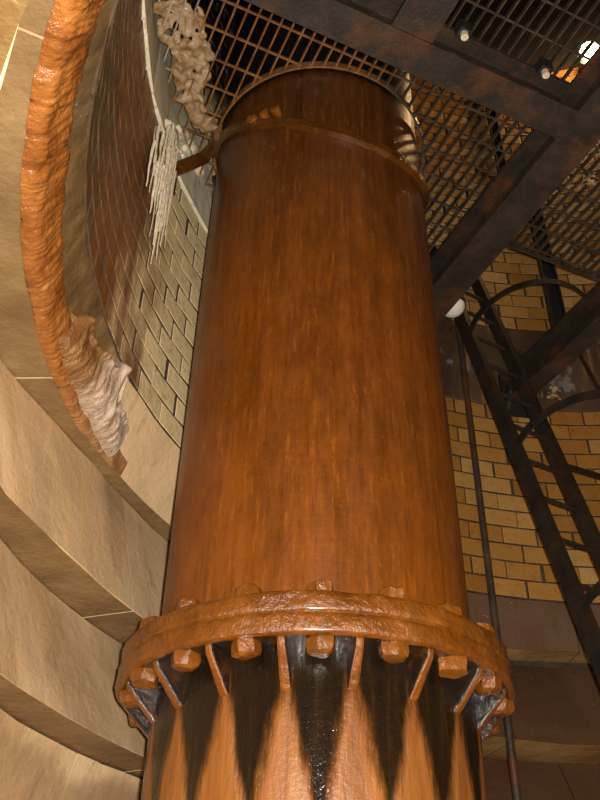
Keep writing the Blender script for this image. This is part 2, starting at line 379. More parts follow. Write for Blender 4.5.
# ------------------------------------------------------------------ shaft walls
def wall_root(name, prof, mat, label):
    """mortar backing as a surface of revolution, origin on the shaft axis"""
    me_b = MB().lathe([(r*S, Z0+k*S) for r, k in prof], (0, 0), 120)
    o = mesh_obj(name, me_b.v, me_b.f, mat, None, 50)
    o.location = (CX*S, CY*S, 0); ORIGIN[name] = Vector((CX*S, CY*S, 0))
    return tag(o, label, 'wall', kind='structure')
def visible(a, R, k, aw, kh, margin=8):
    """projected size in pixels of a wall piece, 0 when the camera does not see it"""
    pts = []
    for da in (-.5, .5):
        for dk in (-.5, .5):
            A = a+da*aw; q = proj(W(CX+R*math.cos(A), CY+R*math.sin(A), k+dk*kh))
            if q is None: return 0
            pts.append(q)
    if all(p[0] < -margin for p in pts) or all(p[0] > 600+margin for p in pts) or all(p[1] < -margin for p in pts) or all(p[1] > 800+margin for p in pts): return 0
    x, y = CX+R*math.cos(a), CY+R*math.sin(a)
    if (x*math.cos(a)+y*math.sin(a)) <= 0: return 0
    az = math.atan2(x, y); pa = math.atan2(PXc, PYc)
    if abs(az-pa) < math.radians(10.2) and math.hypot(x, y) > 1.5: return 0
    return (pts[0][0]-pts[3][0])**2 + (pts[0][1]-pts[3][1])**2 + (pts[1][0]-pts[2][0])**2 + (pts[1][1]-pts[2][1])**2

def arc_block(ac, aw, fR0, k0, fR1, k1, depth, seg, bev, jit=0.0, rnd=None):
    """curved block about the local z axis, centred at angle ac: bottom radius fR0(a), top fR1(a) (layout units); verts in metres, rotated to angle 0"""
    v = []; f = []; soff = []
    rnd = rnd or random
    for i in range(seg+1):
        a = aw*(i/seg-.5); R0, R1 = fR0(ac+a), fR1(ac+a); RB = max(R0, R1)+depth
        prof = [(RB, k0), (R0+bev, k0), (R0, k0+bev*.6), (R1, k1-bev*.6), (R1+bev, k1), (RB, k1)]
        P = len(prof)
        for j, (r, k) in enumerate(prof):
            inner = j in (2, 3)
            rr = r + (rnd.uniform(-jit, jit) if inner else 0)
            if inner and i in (0, seg): rr += bev*.5
            v.append((rr*S*math.cos(a), rr*S*math.sin(a), Z0+k*S))
    for i in range(seg):
        for j in range(P-1):
            if j == 0: soff.append(len(f))
            f.append((i*P+j, (i+1)*P+j, (i+1)*P+j+1, i*P+j+1))
    f.append(tuple(range(P))); f.append(tuple(seg*P+j for j in range(P))[::-1])
    return v, f, soff
def make_mesh(name, v, f, mat, sm=None):
    me = bpy.data.meshes.new(name); me.from_pydata(v, [], f)
    bm = bmesh.new(); bm.from_mesh(me); bmesh.ops.recalc_face_normals(bm, faces=bm.faces); bm.to_mesh(me); bm.free()
    me.materials.append(mat)
    if sm: smooth(me, sm)
    return me
# stone lifts, each one leaning back from a projecting bottom lip; a low doorway where the photographer stands
KF = -Z0/S
def sst(x, a, b):
    x = min(1, max(0, (x-a)/(b-a))); return x*x*(3-2*x)
def wrap(a): return a % (2*PI)
def con(r): return lambda a: r
def r_top(r): return lambda a: r+.065*(1-sst(wrap(a), 1.9, 2.4))
def ip(tab):
    def g(a):
        a = wrap(a)
        if a <= tab[0][0]: return tab[0][1]
        for (x0, y0), (x1, y1) in zip(tab, tab[1:]):
            if a <= x1: return y0+(y1-y0)*(a-x0)/(x1-x0)
        return tab[-1][1]
    return g
r_lip3 = ip([(1.70, 1.405), (1.86, 1.392), (2.5, 1.408), (2.80, 1.421), (2.93, 1.430), (3.05, 1.451), (3.14, 1.480), (3.4, 1.487), (3.61, 1.485), (3.73, 1.489), (4.2, 1.50), (6.28, 1.41)])
r_top3 = ip([(1.7, 1.56), (2.2, 1.56), (2.5, 1.525), (2.64, 1.506), (2.79, 1.488), (2.93, 1.492), (3.04, 1.519), (3.13, 1.553), (3.5, 1.57), (4.5, 1.57), (6.28, 1.55)])
r_lip4 = ip([(1.69, 1.415), (1.8, 1.435), (2.4, 1.455), (6.28, 1.455)])
r_lip2 = ip([(1.7, 1.43), (2.71, 1.434), (2.85, 1.441), (2.95, 1.451), (3.05, 1.468), (3.3, 1.49), (6.28, 1.45)])
lifts = [(KF, .22, con(1.66), con(1.66)), (.22, .455, con(1.60), r_top(1.535)), (.455, .711, r_lip2, r_top(1.535)), (.711, .998, r_lip3, r_top3), (.998, 1.155, r_lip4, con(1.398))]
DOOR0, DOOR1 = 3.36, 4.75
def arc_wall(name, prof, a0, a1, mat, label):
    b = MB().lathe([(r*S, Z0+k*S) for r, k in prof], (0, 0), 120, a0, a1)
    o = mesh_obj(name, b.v, b.f, mat, None, 50); o.location = (CX*S, CY*S, 0); ORIGIN[name] = Vector((CX*S, CY*S, 0))
    return tag(o, label, 'wall', kind='structure')
wl = arc_wall('wall_lower', [(1.80, KF), (1.80, .21), (1.68, .22), (1.68, .711)], DOOR1, DOOR0+2*PI, M['mortar'], 'tan stone lifts stepping around the foot of the round shaft')
wl2 = wall_root('wall_ledge', [(1.72, .711), (1.66, .99), (1.58, 1.0), (1.58, 1.155)], M['mortar'], 'stone lifts with the rusty projecting ledge below the bricks')
aL = at_wall(117, 560, 1.48)[0]; aL3 = at_wall(90, 780, 1.5)[0]; aR = at_wall(550, 705, 1.48)[0]; aR4 = at_wall(573, 770, 1.5)[0]
starts = {0: 0.0, 1: aL3, 2: aR4, 3: aL, 4: aL+.3}
for c, (k0, k1, R0, R1) in enumerate(lifts):
    nb = 13 if c else 10
    aw = 2*PI/nb; rnd = random.Random(c)
    for i in range(nb):
        b0, b1 = wrap(starts[c]+aw*i), wrap(starts[c]+aw*i)+aw
        if c < 3:
            if b0 >= DOOR0 and b1 <= DOOR1: continue
            if b0 < DOOR0 < b1: b1 = DOOR0
            if b0 < DOOR1 < b1: b0 = DOOR1
            if b1-b0 < .04: continue
        ac = (b0+b1)/2
        v, f, so = arc_block(ac, b1-b0-.0025, R0, k0+.002, R1, k1-.002, .10, 10, .0016, .003, rnd)
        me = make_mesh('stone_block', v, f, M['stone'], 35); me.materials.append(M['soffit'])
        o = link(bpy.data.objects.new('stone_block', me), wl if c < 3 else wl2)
        o.rotation_euler.z = ac
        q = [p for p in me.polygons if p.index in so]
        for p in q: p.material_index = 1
# courses of brick
def brick_mesh(aw, R, kh, proud, tilt):
    bev = .0016; g = .0030
    v = []; a1 = aw/2 - g/R
    z0, z1 = g, kh-g
    for (r, ai, zi) in ((R+.02, 0, 0), (R+bev*.8, 0, 0), (R, bev/R*1.2, bev*1.0)):
        for a, z in ((-a1+ai, z0+zi), (a1-ai, z0+zi), (a1-ai, z1-zi), (-a1+ai, z1-zi)):
            rr = r - proud + (tilt*(1 if a > 0 else -1) if r < R+.015 else 0)
            v.append((rr*S*math.cos(a), rr*S*math.sin(a), z*S))
    f = []
    for q in (0, 4):
        for j in range(4): f.append((q+j, q+(j+1) % 4, q+4+(j+1) % 4, q+4+j))
    f.append((8, 9, 10, 11))
    return v, f
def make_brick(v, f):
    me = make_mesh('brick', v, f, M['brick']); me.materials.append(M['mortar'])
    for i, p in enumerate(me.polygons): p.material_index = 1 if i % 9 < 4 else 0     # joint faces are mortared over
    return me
def brick_wall(name, k0, k1, R, rows, per, label, cap=300):
    root = wall_root(name, [(R+.05, k0), (R+.0045, k0), (R+.0045, k1), (R+.05, k1)], M['mortar'], label)
    kh = (k1-k0)/rows; aw = 2*PI/per; rnd = random.Random(3)
    var = []
    for i in range(6):
        v, f = brick_mesh(aw, R, kh, rnd.uniform(-.0008, .0012), rnd.uniform(-.0008, .0008)); var.append((v, f, make_brick(v, f)))
    cand = []; rest = []
    for r in range(rows):
        for i in range(per):
            a = aw*(i + (.5 if r % 2 else 0)) + rnd.uniform(-.004, .004); k = k0+kh*r
            cand.append((visible(a, R, k+kh/2, aw, kh), rnd.random(), a, k))
    cand.sort(reverse=True)
    st = MB(); far = 0
    for n_, (vis, _, a, k) in enumerate(cand):
        v, f, me = var[int(_*5.99)]
        if n_ < cap and vis > 0:
            o = link(bpy.data.objects.new('brick', me), root); o.location = (0, 0, Z0+k*S); o.rotation_euler.z = a
        else:
            ca, sa = math.cos(a), math.sin(a)
            st.add([(x*ca-y*sa, x*sa+y*ca, z+Z0+k*S) for x, y, z in v], f)
    me = make_brick(st.v, st.f); me.name = 'brickwork'
    tag(link(bpy.data.objects.new('brickwork', me), root), kind='stuff')
    return root
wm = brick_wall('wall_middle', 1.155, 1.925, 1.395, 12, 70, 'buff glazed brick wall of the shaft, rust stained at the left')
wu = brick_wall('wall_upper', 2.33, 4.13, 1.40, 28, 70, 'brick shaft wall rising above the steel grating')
# pale stone band that carries the steel floor
wb = wall_root('trim_1', [(1.52, 1.925), (1.415, 1.927), (1.415, 2.328), (1.52, 2.33)], M['mortar'], 'stone band round the shaft at the level of the grating')
wb['category'] = 'trim'
v, f, _so = arc_block(0, 2*PI/18-.004, con(1.388), 1.925, con(1.400), 2.33, .06, 6, .004, .002, random.Random(9))
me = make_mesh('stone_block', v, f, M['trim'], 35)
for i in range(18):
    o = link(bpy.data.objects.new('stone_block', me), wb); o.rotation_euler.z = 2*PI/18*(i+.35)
# head of the shaft and ceiling, coloured black to look unlit; floor
wt = wall_root('wall_top', [(1.41, 4.13), (1.41, 6.2)], M['dark'], 'top of the shaft above the brickwork, coloured black to look unlit')
mb = MB(); n_ = 64
def disc(name, k, R, mat, label, cat):
    vs_ = [(CX*S, CY*S, Z0+k*S)] + [(CX*S+R*S*math.cos(2*PI*i/n_), CY*S+R*S*math.sin(2*PI*i/n_), Z0+k*S) for i in range(n_)]
    o = mesh_obj(name, vs_, [(0, 1+i, 1+(i+1) % n_) for i in range(n_)], mat)
    return tag(o, label, cat, kind='structure')
disc('floor', KF, 1.85, M['stone'], 'wet stone floor at the foot of the shaft', 'floor')
disc('ceiling', 6.2, 1.41, M['dark'], 'black ceiling far above the grating', 'ceiling')

# ------------------------------------------------------------------ the big standpipe
pipe = thing('standpipe', W(PXc, PYc, KF), 'huge rust-orange flanged standpipe rising through the grating', 'pipe')
pc = (PXc*S, PYc*S)
def kz(k): return Z0+k*S
FT, FB, FR = .556, .487, .356
MB().lathe([(PR*1.018*S, kz(FT-.01)), (PR*1.014*S, kz(1.0)), (PR*1.004*S, kz(1.6)), (PR*.99*S, kz(2.0)), (PR*.98*S, kz(5.2))], pc, 128).build('upper_pipe', M['pipe'], pipe, 60)
MB().lathe([(PR*S*1.01, kz(KF)), (PR*S*1.01, kz(.1)), (PR*S*1.01, kz(FB+.01))], pc, 128).build('lower_pipe', M['lower'], pipe, 60)
def flange(name, k0, k1, R, seed):
    rows = []; N = 160; prof = []
    b = .004
    prof = [(PR*.97, k0), (PR+.02, k0), (R-.012, k0), (R-b*.4, k0+b*.5), (R, k0+b), (R, (k0*2+k1)/3), (R, (k0+2*k1)/3), (R, k1-b), (R-b*.4, k1-b*.4), (R-.012, k1), (PR+.025, k1+.001), (PR*.97, k1+.006)]
    o = MB(); Mn = len(prof)
    for i in range(N):
        a = 2*PI*i/N
        for j, (r, k) in enumerate(prof):
            e = noise.fractal(Vector((math.cos(a)*9, math.sin(a)*9, k*60+seed)), 1.0, 2.0, 3)*.0028 if 2 <= j <= 9 else 0
            o.v.append(Vector((pc[0]+(r+e)*S*math.cos(a), pc[1]+(r+e)*S*math.sin(a), kz(k+e*.4))))
    for i in range(N):
        k = (i+1) % N
        for j in range(Mn-1): o.f.append((i*Mn+j, k*Mn+j, k*Mn+j+1, i*Mn+j+1))
    ob = o.build(name, M['flange'], pipe, 45); ob.data.materials.append(M['wet'])
    if name == 'lower_flange':
        for p in ob.data.polygons:
            if p.index % (Mn-1) < 2: p.material_index = 1
    return ob
lf = flange('lower_flange', FB, .520, FR, 1)
uf = flange('upper_flange', .5215, FT, FR-.003, 5)
MB().lathe([((FR-.005)*S, kz(.518)), ((FR-.005)*S, kz(.5235))], pc, 96).build('gasket', M['flange'], pipe)
ORIGIN[lf.name] = ORIGIN[uf.name] = ORIGIN[pipe.name]
def lump(v, amt, sc, seed):
    return [p + noise.noise_vector(p*sc + Vector((seed, 0, 0)))*amt for p in v]
for i in range(18):
    a = -PI/2 + math.radians(10+20*i)
    er = Vector((math.cos(a), math.sin(a), 0)); et = Vector((-math.sin(a), math.cos(a), 0)); c = Vector((pc[0], pc[1], 0))
    g = MB(); th_ = .0088*S
    # wedge plate with a hollowed outer edge
    edge = [(FR-.012, FB+.002), (FR-.016, FB-.012), (PR+.022, FB-.045), (PR+.006, FB-.062), (PR-.012, FB-.075), (PR-.012, FB+.002)]
    for sgn in (-1, 1):
        for (r, k) in edge: g.v.append(c+er*r*S+et*sgn*th_*(.8 if r > PR+.03 else 1)+Vector((0, 0, kz(k))))
    n6 = len(edge)
    g.f = [tuple(range(n6)), tuple(range(n6, 2*n6))[::-1]] + [(j, (j+1) % n6, n6+(j+1) % n6, n6+j) for j in range(n6)]
    o = g.build('gusset', M['gus'], lf); o.data.materials.append(M['wet'])
    for p in o.data.polygons: p.material_index = 1 if len(p.vertices) == 6 else 0
    md = o.modifiers.new('b', 'BEVEL'); md.width = .008; md.segments = 2
    # nut and stud end below, bolt head above, between the gussets
    b = -PI/2 + math.radians(20*i)
    er = Vector((math.cos(b), math.sin(b), 0)); cc = c + er*.3265*S
    rnd = random.Random(i)
    for nm, z0_, h_, rr in (('nut', kz(FB)-.042, .046, .040), ('bolt_head', kz(FT)-.004, .044, .038)):
        q = MB(); hx = rnd.uniform(0, 1)
        rings = [(0.6, 0), (.92, .12), (1.0, .4), (1.0, .8), (.9, 1.0)] if nm == 'nut' else [(1.0, 0), (1.0, .5), (.93, .85), (.6, 1.0)]
        for (s_, t_) in rings:
            for j in range(12):
                aa = 2*PI*j/12+hx; rad = rr*s_*(1.06 if j % 2 else .93)
                q.v.append(Vector((cc.x+rad*math.cos(aa), cc.y+rad*math.sin(aa), z0_+h_*t_)))
        for r_ in range(len(rings)-1):
            for j in range(12): q.f.append((r_*12+j, r_*12+(j+1) % 12, r_*12+12+(j+1) % 12, r_*12+12+j))
        q.f.append(tuple(range(12))[::-1]); q.f.append(tuple((len(rings)-1)*12+j for j in range(12)))
        q.v = lump(lump(q.v, .008, 14, i*3.1), .005, 45, i*1.3)
        q.build(nm, M['nut'], lf if nm == 'nut' else uf, 28)

# ------------------------------------------------------------------ clamp band and brace to the wall
def pipe_pt(u, v, side):
    """height of the pipe surface seen at a pixel: side 0 front, -1/+1 silhouette"""
    d = ray(u, v); h = math.hypot(d.x, d.y)
    D = math.hypot(PXc, PYc)
    dist = D-PR if side == 0 else math.sqrt(D*D-PR*PR)
    return Vector((d.x/h*dist, d.y/h*dist, d.z/h*dist))
q0, q1, q2 = pipe_pt(316, 130, 0), pipe_pt(223, 152, -1), pipe_pt(424, 194, 1)
nn = (q1-q0).cross(q2-q0); nn = nn if nn.z > 0 else -nn
def clamp_k(x, y): return q0.z - (nn.x*(x-q0.x)+nn.y*(y-q0.y))/nn.z
clamp = thing('pipe_clamp', W(PXc, PYc, q0.z-.1), 'rusty steel clamp band round the standpipe with brace to the wall', 'clamp')
def ring_pts(R, N=96):
    return [(PXc+R*math.cos(2*PI*i/N), PYc+R*math.sin(2*PI*i/N)) for i in range(N)]
pts = []; sd = []; tk = []
for i, (x, y) in enumerate(ring_pts(PR+.008)):
    a = 2*PI*i/96
    pts.append(W(x, y, clamp_k(x, y)+.004)); sd.append(Vector((0, 0, .012*S))); tk.append(Vector((math.cos(a), math.sin(a), 0))*.008*S)
MB().strip(pts, sd, tk, True).build('clamp_band', M['brown'], clamp, 40)
aB, kB = at_wall(170, 172, 1.385)
wb_p = Vector((CX+1.385*math.cos(aB), CY+1.385*math.sin(aB), kB))
pa_ = math.atan2(q1.y-PYc, q1.x-PXc)
pB = Vector((PXc+(PR+.012)*math.cos(pa_-.12), PYc+(PR+.012)*math.sin(pa_-.12), 0)); pB.z = clamp_k(pB.x, pB.y)+.008
pp0, pp1 = W(*wb_p), W(*pB)
# the brace starts tangentially on the band, then runs to the wall plate
tang = []
for q in range(6):
    aa = pa_ + .30 - q*.06
    x, y = PXc+(PR+.020)*math.cos(aa), PYc+(PR+.020)*math.sin(aa); tang.append(W(x, y, clamp_k(x, y)+.008))
path = tang + [pp1.lerp(pp0, .25), pp1.lerp(pp0, .6), pp0]
sd = []; tk = []
for i, p in enumerate(path):
    t = (path[min(i+1, len(path)-1)]-path[max(i-1, 0)]).normalized(); z = Vector((0, 0, 1)); z = (z-t*z.dot(t)).normalized()
    sd.append(z*.017*S); tk.append(t.cross(z)*.008*S)
MB().strip(path, sd, tk).build('brace_bar', M['brown'], clamp, 30)
tw = Vector((-math.sin(aB), math.cos(aB), 0)); rw = Vector((math.cos(aB), math.sin(aB), 0))
MB().box(pp0-tw*.07-Vector((0, 0, .09))-rw*.012, tw*.14, rw*.03, (0, 0, .18)).build('wall_plate', M['rod'], clamp)
for u, v_ in ((256, 124), (267, 119), (278, 115)):
    d = ray(u, v_); h = math.hypot(d.x, d.y); az = d/h
    b = az.x*PXc+az.y*PYc; q = b-math.sqrt(b*b-(PXc**2+PYc**2-PR**2)); p = W(az.x*q, az.y*q, az.z*q)
    nr = (Vector((p.x-pc[0], p.y-pc[1], 0))).normalized()
    o = MB().tube([p-nr*.01, p+nr*.006, p+nr*.022, p+nr*.04, p+nr*.046], [.022, .027, .028, .026, .012], 10); o.v = lump(o.v, .008, 20, u)
    o.build('bolt', M['nut'], clamp, 50)

# ------------------------------------------------------------------ steel beams of the floor
def ibeam(name, P0, P1, up_, wdt, hgt, label, mat=None, clips=()):
    """I-section from P0 to P1 (bottom centre line)"""
    d = (P1-P0); L = d.length; t = d.normalized(); side = t.cross(Vector((0, 0, 1))).normalized(); z = Vector((0, 0, 1))
    o = thing(name, P0.lerp(P1, .5), label, 'beam', 'steel floor beams')
    ft = .016*1.0; mt = mat or M['steel']
    MB().box(P0-side*wdt/2, t*L, side*wdt, z*ft).build('bottom_flange', mt, o)
    MB().box(P0-side*wdt/2+z*(hgt-ft), t*L, side*wdt, z*ft).build('top_flange', M['steelr'], o)
    MB().box(P0-side*.007+z*ft, t*L, side*.014, z*(hgt-2*ft)).build('web', M['steelr'], o)
    return o
BK, TK = 1.92, 2.045; BH = (TK-BK)*S-.001
def wall_t(s, R=1.38, sign=1):
    cs = CX*E1.x+CY*E1.y; ct = CX*E2.x+CY*E2.y
    return ct + sign*math.sqrt(max(0, R*R-(s-cs)**2))
def wall_s(t, R=1.38, sign=1):
    cs = CX*E1.x+CY*E1.y; ct = CX*E2.x+CY*E2.y
    return cs + sign*math.sqrt(max(0, R*R-(t-ct)**2))
TA0, TA1 = .919, 1.008; SB0, SB1 = 1.166, 1.274
bA = ibeam('floor_beam', ST(wall_s(.96, 1.375, -1), (TA0+TA1)/2, BK), ST(SB0-.0005, (TA0+TA1)/2, BK), 0, (TA1-TA0)*S, BH, 'dark steel beam crossing above the pipe top, bolted clips along it')
bB = ibeam('floor_beam', ST((SB0+SB1)/2, wall_t(1.22, 1.375, -1), BK), ST((SB0+SB1)/2, wall_t(1.22, 1.375), BK), 0, (SB1-SB0)*S, BH, 'wide dark steel beam slanting from top right down behind the pipe')
bC = ibeam('floor_beam', ST(1.765, wall_t(1.765, 1.375, -1), BK), ST(1.765, wall_t(1.765, 1.375), BK), 0, .075*S, BH, 'black steel beam running into the far brick wall behind the ladder')
bD = ibeam('floor_beam', ST(.675, wall_t(.675, 1.37, -1), BK+.001), ST(.675, TA0-.002, BK+.001), 0, .11*S, BH-.004, 'mottled rusty beam end at the top edge joining the crossing beam')
for s_ in (.80, 1.045):
    p = ST(s_+.02, TA0-.004, BK+.085)
    o = MB().box(p-E1*.03, E1*.06, -E2*.05, (0, 0, .07)).build('clip', M['dark'], bA); ORIGIN[o.name] = ORIGIN[bA.name]
    MB().tube([p-E2*.025-Vector((0, 0, .03)), p-E2*.025+Vector((0, 0, .03))], .018, 8).build('clip_bolt', M['calc'], o, 40)

# ------------------------------------------------------------------ gratings
UB = make_mesh('bar', [(x, y, z) for z in (-.5, .5) for y in (-.5, .5) for x in (-.5, .5)],
               [(0, 2, 3, 1), (4, 5, 7, 6), (0, 1, 5, 4), (2, 6, 7, 3), (0, 4, 6, 2), (1, 3, 7, 5)], M['bar'])
ps, pt = PXc*E1.x+PYc*E1.y, PXc*E2.x+PYc*E2.y
def cuts(lo, hi, c, R, d):
    """keep the part of [lo, hi] outside the circle about c at offset d"""
    if abs(d) >= R: return [(lo, hi)]
    q = math.sqrt(R*R-d*d); out = []
    if c-q > lo+.01: out.append((lo, min(hi, c-q)))
    if c+q < hi-.01: out.append((max(lo, c+q), hi))
    return out
def grating(s0, s1, t0, t1, label, hole=False):
    KG = TK+.008
    root = thing('grating_panel', ST((s0+s1)/2, (t0+t1)/2, TK), label, 'grating', 'steel floor gratings')
    R0 = ORIGIN[root.name]; sp = .0295; ct = CX*E2.x+CY*E2.y; cs = CX*E1.x+CY*E1.y
    def put(name, A, B, wd, hg, dz):
        o = link(bpy.data.objects.new(name, UB), root); mid = (A+B)/2; o.location = mid+Vector((0, 0, dz))-R0
        d = B-A; o.rotation_euler.z = math.atan2(d.y, d.x); o.scale = (d.length, wd, hg)
    n = int((s1-s0)/sp)
    for i in range(n+1):
        s = s0+.004+i*sp
        if s > s1-.003: break
        lo, hi = max(t0, wall_t(s, 1.375, -1)), min(t1, wall_t(s, 1.375))
        if hi-lo < .03: continue
        for a, b in (cuts(lo, hi, pt, PR+.015, s-ps) if hole else [(lo, hi)]):
            put('bearing_bar', ST(s, a, KG), ST(s, b, KG), .0075, .026, 0)
    spc = .079; k = 0
    while t0+.03+k*spc < t1:
        t = t0+.03+k*spc; k += 1
        lo, hi = max(s0, wall_s(t, 1.375, -1)), min(s1, wall_s(t, 1.375))
        if hi-lo < .03: continue
        for a, b in (cuts(lo, hi, ps, PR+.015, t-pt) if hole else [(lo, hi)]):
            put('cross_rod', ST(a, t, KG), ST(b, t, KG), .009, .010, -.004)
    for t in (t0, t1):
        lo, hi = max(s0, wall_s(t, 1.375, -1)), min(s1, wall_s(t, 1.375))
        if hi-lo > .05 and abs(t-ct) < 1.3: put('edge_bar', ST(lo, t, KG), ST(hi, t, KG), .009, .030, 0)
    if hole:
        P = []; sd_ = []; tk_ = []
        for i in range(80):
            a = 2*PI*i/80; er = Vector((math.cos(a), math.sin(a), 0))
            P.append(Vector((pc[0], pc[1], Z0+KG*S))+er*(PR+.013)*S); sd_.append(Vector((0, 0, .02))); tk_.append(er*.005)
        MB().strip(P, sd_, tk_, True).build('rim', M['bar'], root, 40)
    return root
grating(.02, SB0+.02, TA1-.02, 2.08, 'rusty open grating cut round the pipe, limescale at its wall side', True)
grating(.73, SB0+.02, -.45, TA0+.02, 'dark grating at the top right under the lit lamp')
grating(SB1-.02, 2.75, -.40, 1.468, 'grey slatted grating right of the wide slanting beam, ending before the ladder')

# ------------------------------------------------------------------ caged ladder
LP0 = Vector((.627, 2.294, 1.897)); LD = Vector((-.114, .199, .973)).normalized(); LR = Vector((.868, .497, 0)).normalized(); LQ = Vector((.483, -.845, .23)).normalized()
LW, LSP = .161, .1556
def lw(p): return W(p.x, p.y, p.z)
n_bot = (LP0.z-KF)/(LSP*LD.z)
foot = LP0-LD*LSP*n_bot
lad = thing('ladder', lw(foot), 'leaning dark steel ladder with round safety hoops on the right', 'ladder')
top = LP0+LD*LSP*4.6
for off in (-.012, LW+.012):
    a = foot+LR*off; b = top+LR*off
    A, B = lw(a), lw(b); d = B-A
    MB().box(A-LR*.024-LQ*.04, LR*.048, LQ*.08, d).build('rail', M['ladder'], lad)
i = -4
while i < n_bot-.4:
    p = LP0-LD*LSP*i
    MB().tube([lw(p-LR*.012), lw(p+LR*(LW+.012))], .0125, 8).build('rung', M['ladder'], lad, 40); i += 1
hn = [-1.05, 2.72, 6.5]; a0, b0, rho = .205, .095, .228
def hoop_pt(n, t):
    return LP0-LD*LSP*n+LR*(a0+rho*math.cos(t))+LQ*(b0+rho*math.sin(t))
for n in hn:
    P = [LP0-LD*LSP*n+LR*(LW+.02)]+[hoop_pt(n, -.35+(PI+.7)*q/40) for q in range(41)]+[LP0-LD*LSP*n-LR*.02]
    pts = [lw(p) for p in P]; sd = []; tk = []
    for q, p in enumerate(pts):
        t = (pts[min(q+1, len(pts)-1)]-pts[max(q-1, 0)]).normalized(); sd.append(LD*.024); tk.append(t.cross(LD).normalized()*.005)
    MB().strip(pts, sd, tk).build('hoop', M['ladder'], lad, 40)
for t in (math.radians(3),):
    A, B = lw(hoop_pt(hn[0], t)), lw(hoop_pt(hn[-1], t)); sdv = (B-A).cross(LQ).normalized()
    MB().box(A-sdv*.02, sdv*.04, LQ*.006, B-A).build('cage_strap', M['ladder'], lad)

# ------------------------------------------------------------------ conduit, posts, lamps
aR_, _ = at_wall(472, 450, 1.37)
cx_, cy_ = CX+1.358*math.cos(aR_), CY+1.358*math.sin(aR_)
cd = thing('conduit', W(cx_, cy_, KF), 'thin rusty vertical pipe running down the wall right of the standpipe', 'conduit')
MB().tube([W(cx_, cy_, KF), W(cx_, cy_, 2.7)], .021, 12).build('tube', M['rod'], cd, 40)
for k in (2.25,):
    e = Vector((math.cos(aR_), math.sin(aR_), 0)); t = Vector((-e.y, e.x, 0))
    MB().box(W(cx_, cy_, k)-t*.04+e*.012, t*.08, e*.048, (0, 0, .03)).build('pipe_clip', M['rod'], cd)
aP, kP = at_wall(551, 290, 1.37); kP0 = at_wall(560, 330, 1.37)[1]
px_, py_ = CX+1.37*math.cos(aP), CY+1.37*math.sin(aP)
po = thing('wall_channel', W(px_, py_, kP0), 'black upright steel channel on the far wall above the beam', 'channel')
e = Vector((math.cos(aP), math.sin(aP), 0)); t = Vector((-e.y, e.x, 0)); base = W(px_, py_, kP0)
MB().box(base-t*.055, t*.11, e*.02, (0, 0, 1.6)).build('web', M['dark'], po)
for s_ in (-.055, .043): MB().box(base+t*s_-e*.05, t*.012, e*.05, (0, 0, 1.6)).build('flange', M['dark'], po)
aP2, kP2 = at_wall(496, 140, 1.37)
px2, py2 = CX+1.37*math.cos(aP2), CY+1.37*math.sin(aP2); b2 = W(px2, py2, kP2-.5); e = Vector((math.cos(aP2), math.sin(aP2), 0)); t = Vector((-e.y, e.x, 0))
po2 = thing('cable_tray', b2, 'dark narrow cable tray climbing the lit bricks seen through the grating', 'cable tray')
MB().box(b2-t*.04, t*.08, e*.01, (0, 0, 1.8)).build('tray_base', M['dark'], po2)
for s_ in (-.04, .032): MB().box(b2+t*s_-e*.03, t*.008, e*.03, (0, 0, 1.8)).build('tray_side', M['dark'], po2)
def sphere(c, r, zs=1.0, nu=24, nv=14, v0=0, v1=PI, axis=None):
    o = MB(); ax = (axis or Vector((0, 0, 1))).normalized(); X = ax.orthogonal().normalized(); Y = ax.cross(X)
    for i in range(nv+1):
        th_ = v0+(v1-v0)*i/nv
        for j in range(nu):
            a = 2*PI*j/nu; o.v.append(Vector(c)+(X*math.cos(a)+Y*math.sin(a))*r*math.sin(th_)+ax*r*zs*math.cos(th_))
    for i in range(nv):
        for j in range(nu): o.f.append((i*nu+j, i*nu+(j+1) % nu, (i+1)*nu+(j+1) % nu, (i+1)*nu+j))
    return o
# bearing shoe of the far beam
aS, kS = at_wall(517, 398, 1.37); e = Vector((math.cos(aS), math.sin(aS), 0)); t = Vector((-e.y, e.x, 0))
sc_ = W(CX+1.386*math.cos(aS), CY+1.386*math.sin(aS), kS)
bs = thing('bearing_shoe', sc_, 'black iron bearing shoe on the far wall beside the beam end', 'bracket')
MB().box(sc_-t*.10-Vector((0, 0, .14)), t*.20, -e*.03, (0, 0, .34)).build('back_plate', M['dark'], bs)
MB().box(sc_-t*.10-e*.03-Vector((0, 0, .02)), t*.20, -e*.11, (0, 0, .03)).build('shelf', M['dark'], bs)
for s_ in (-.09, .07):
    A = sc_+t*s_-e*.03
    o = MB(); o.v = [A+Vector((0, 0, -.11)), A+Vector((0, 0, -.02)), A-e*.10+Vector((0, 0, -.02))]; o.v += [p+t*.02 for p in o.v]
    o.f = [(0, 1, 2), (5, 4, 3), (0, 3, 4, 1), (1, 4, 5, 2), (2, 5, 3, 0)]; o.build('web_plate', M['dark'], bs)
# opal dome lamp on the far side of the slanting beam
dc = at_k(452, 306, 1.985)
dl = thing('dome_lamp', dc, 'white dome lamp peeping out from behind the slanting beam', 'lamp')
sphere(dc, .078, .85, v1=PI*.55, axis=Vector((0, 0, -1))).build('dome', M['white'], dl, 60)
MB().tube([dc+Vector((0, 0, -.005)), dc+Vector((0, 0, .03))], .085, 24).build('base', M['dark'], dl, 40)
MB().box(dc+Vector((-.015, -.015, .03)), (.03, 0, 0), (0, .03, 0), (0, 0, kz(TK)-dc.z-.03)).build('hanger', M['dark'], dl)
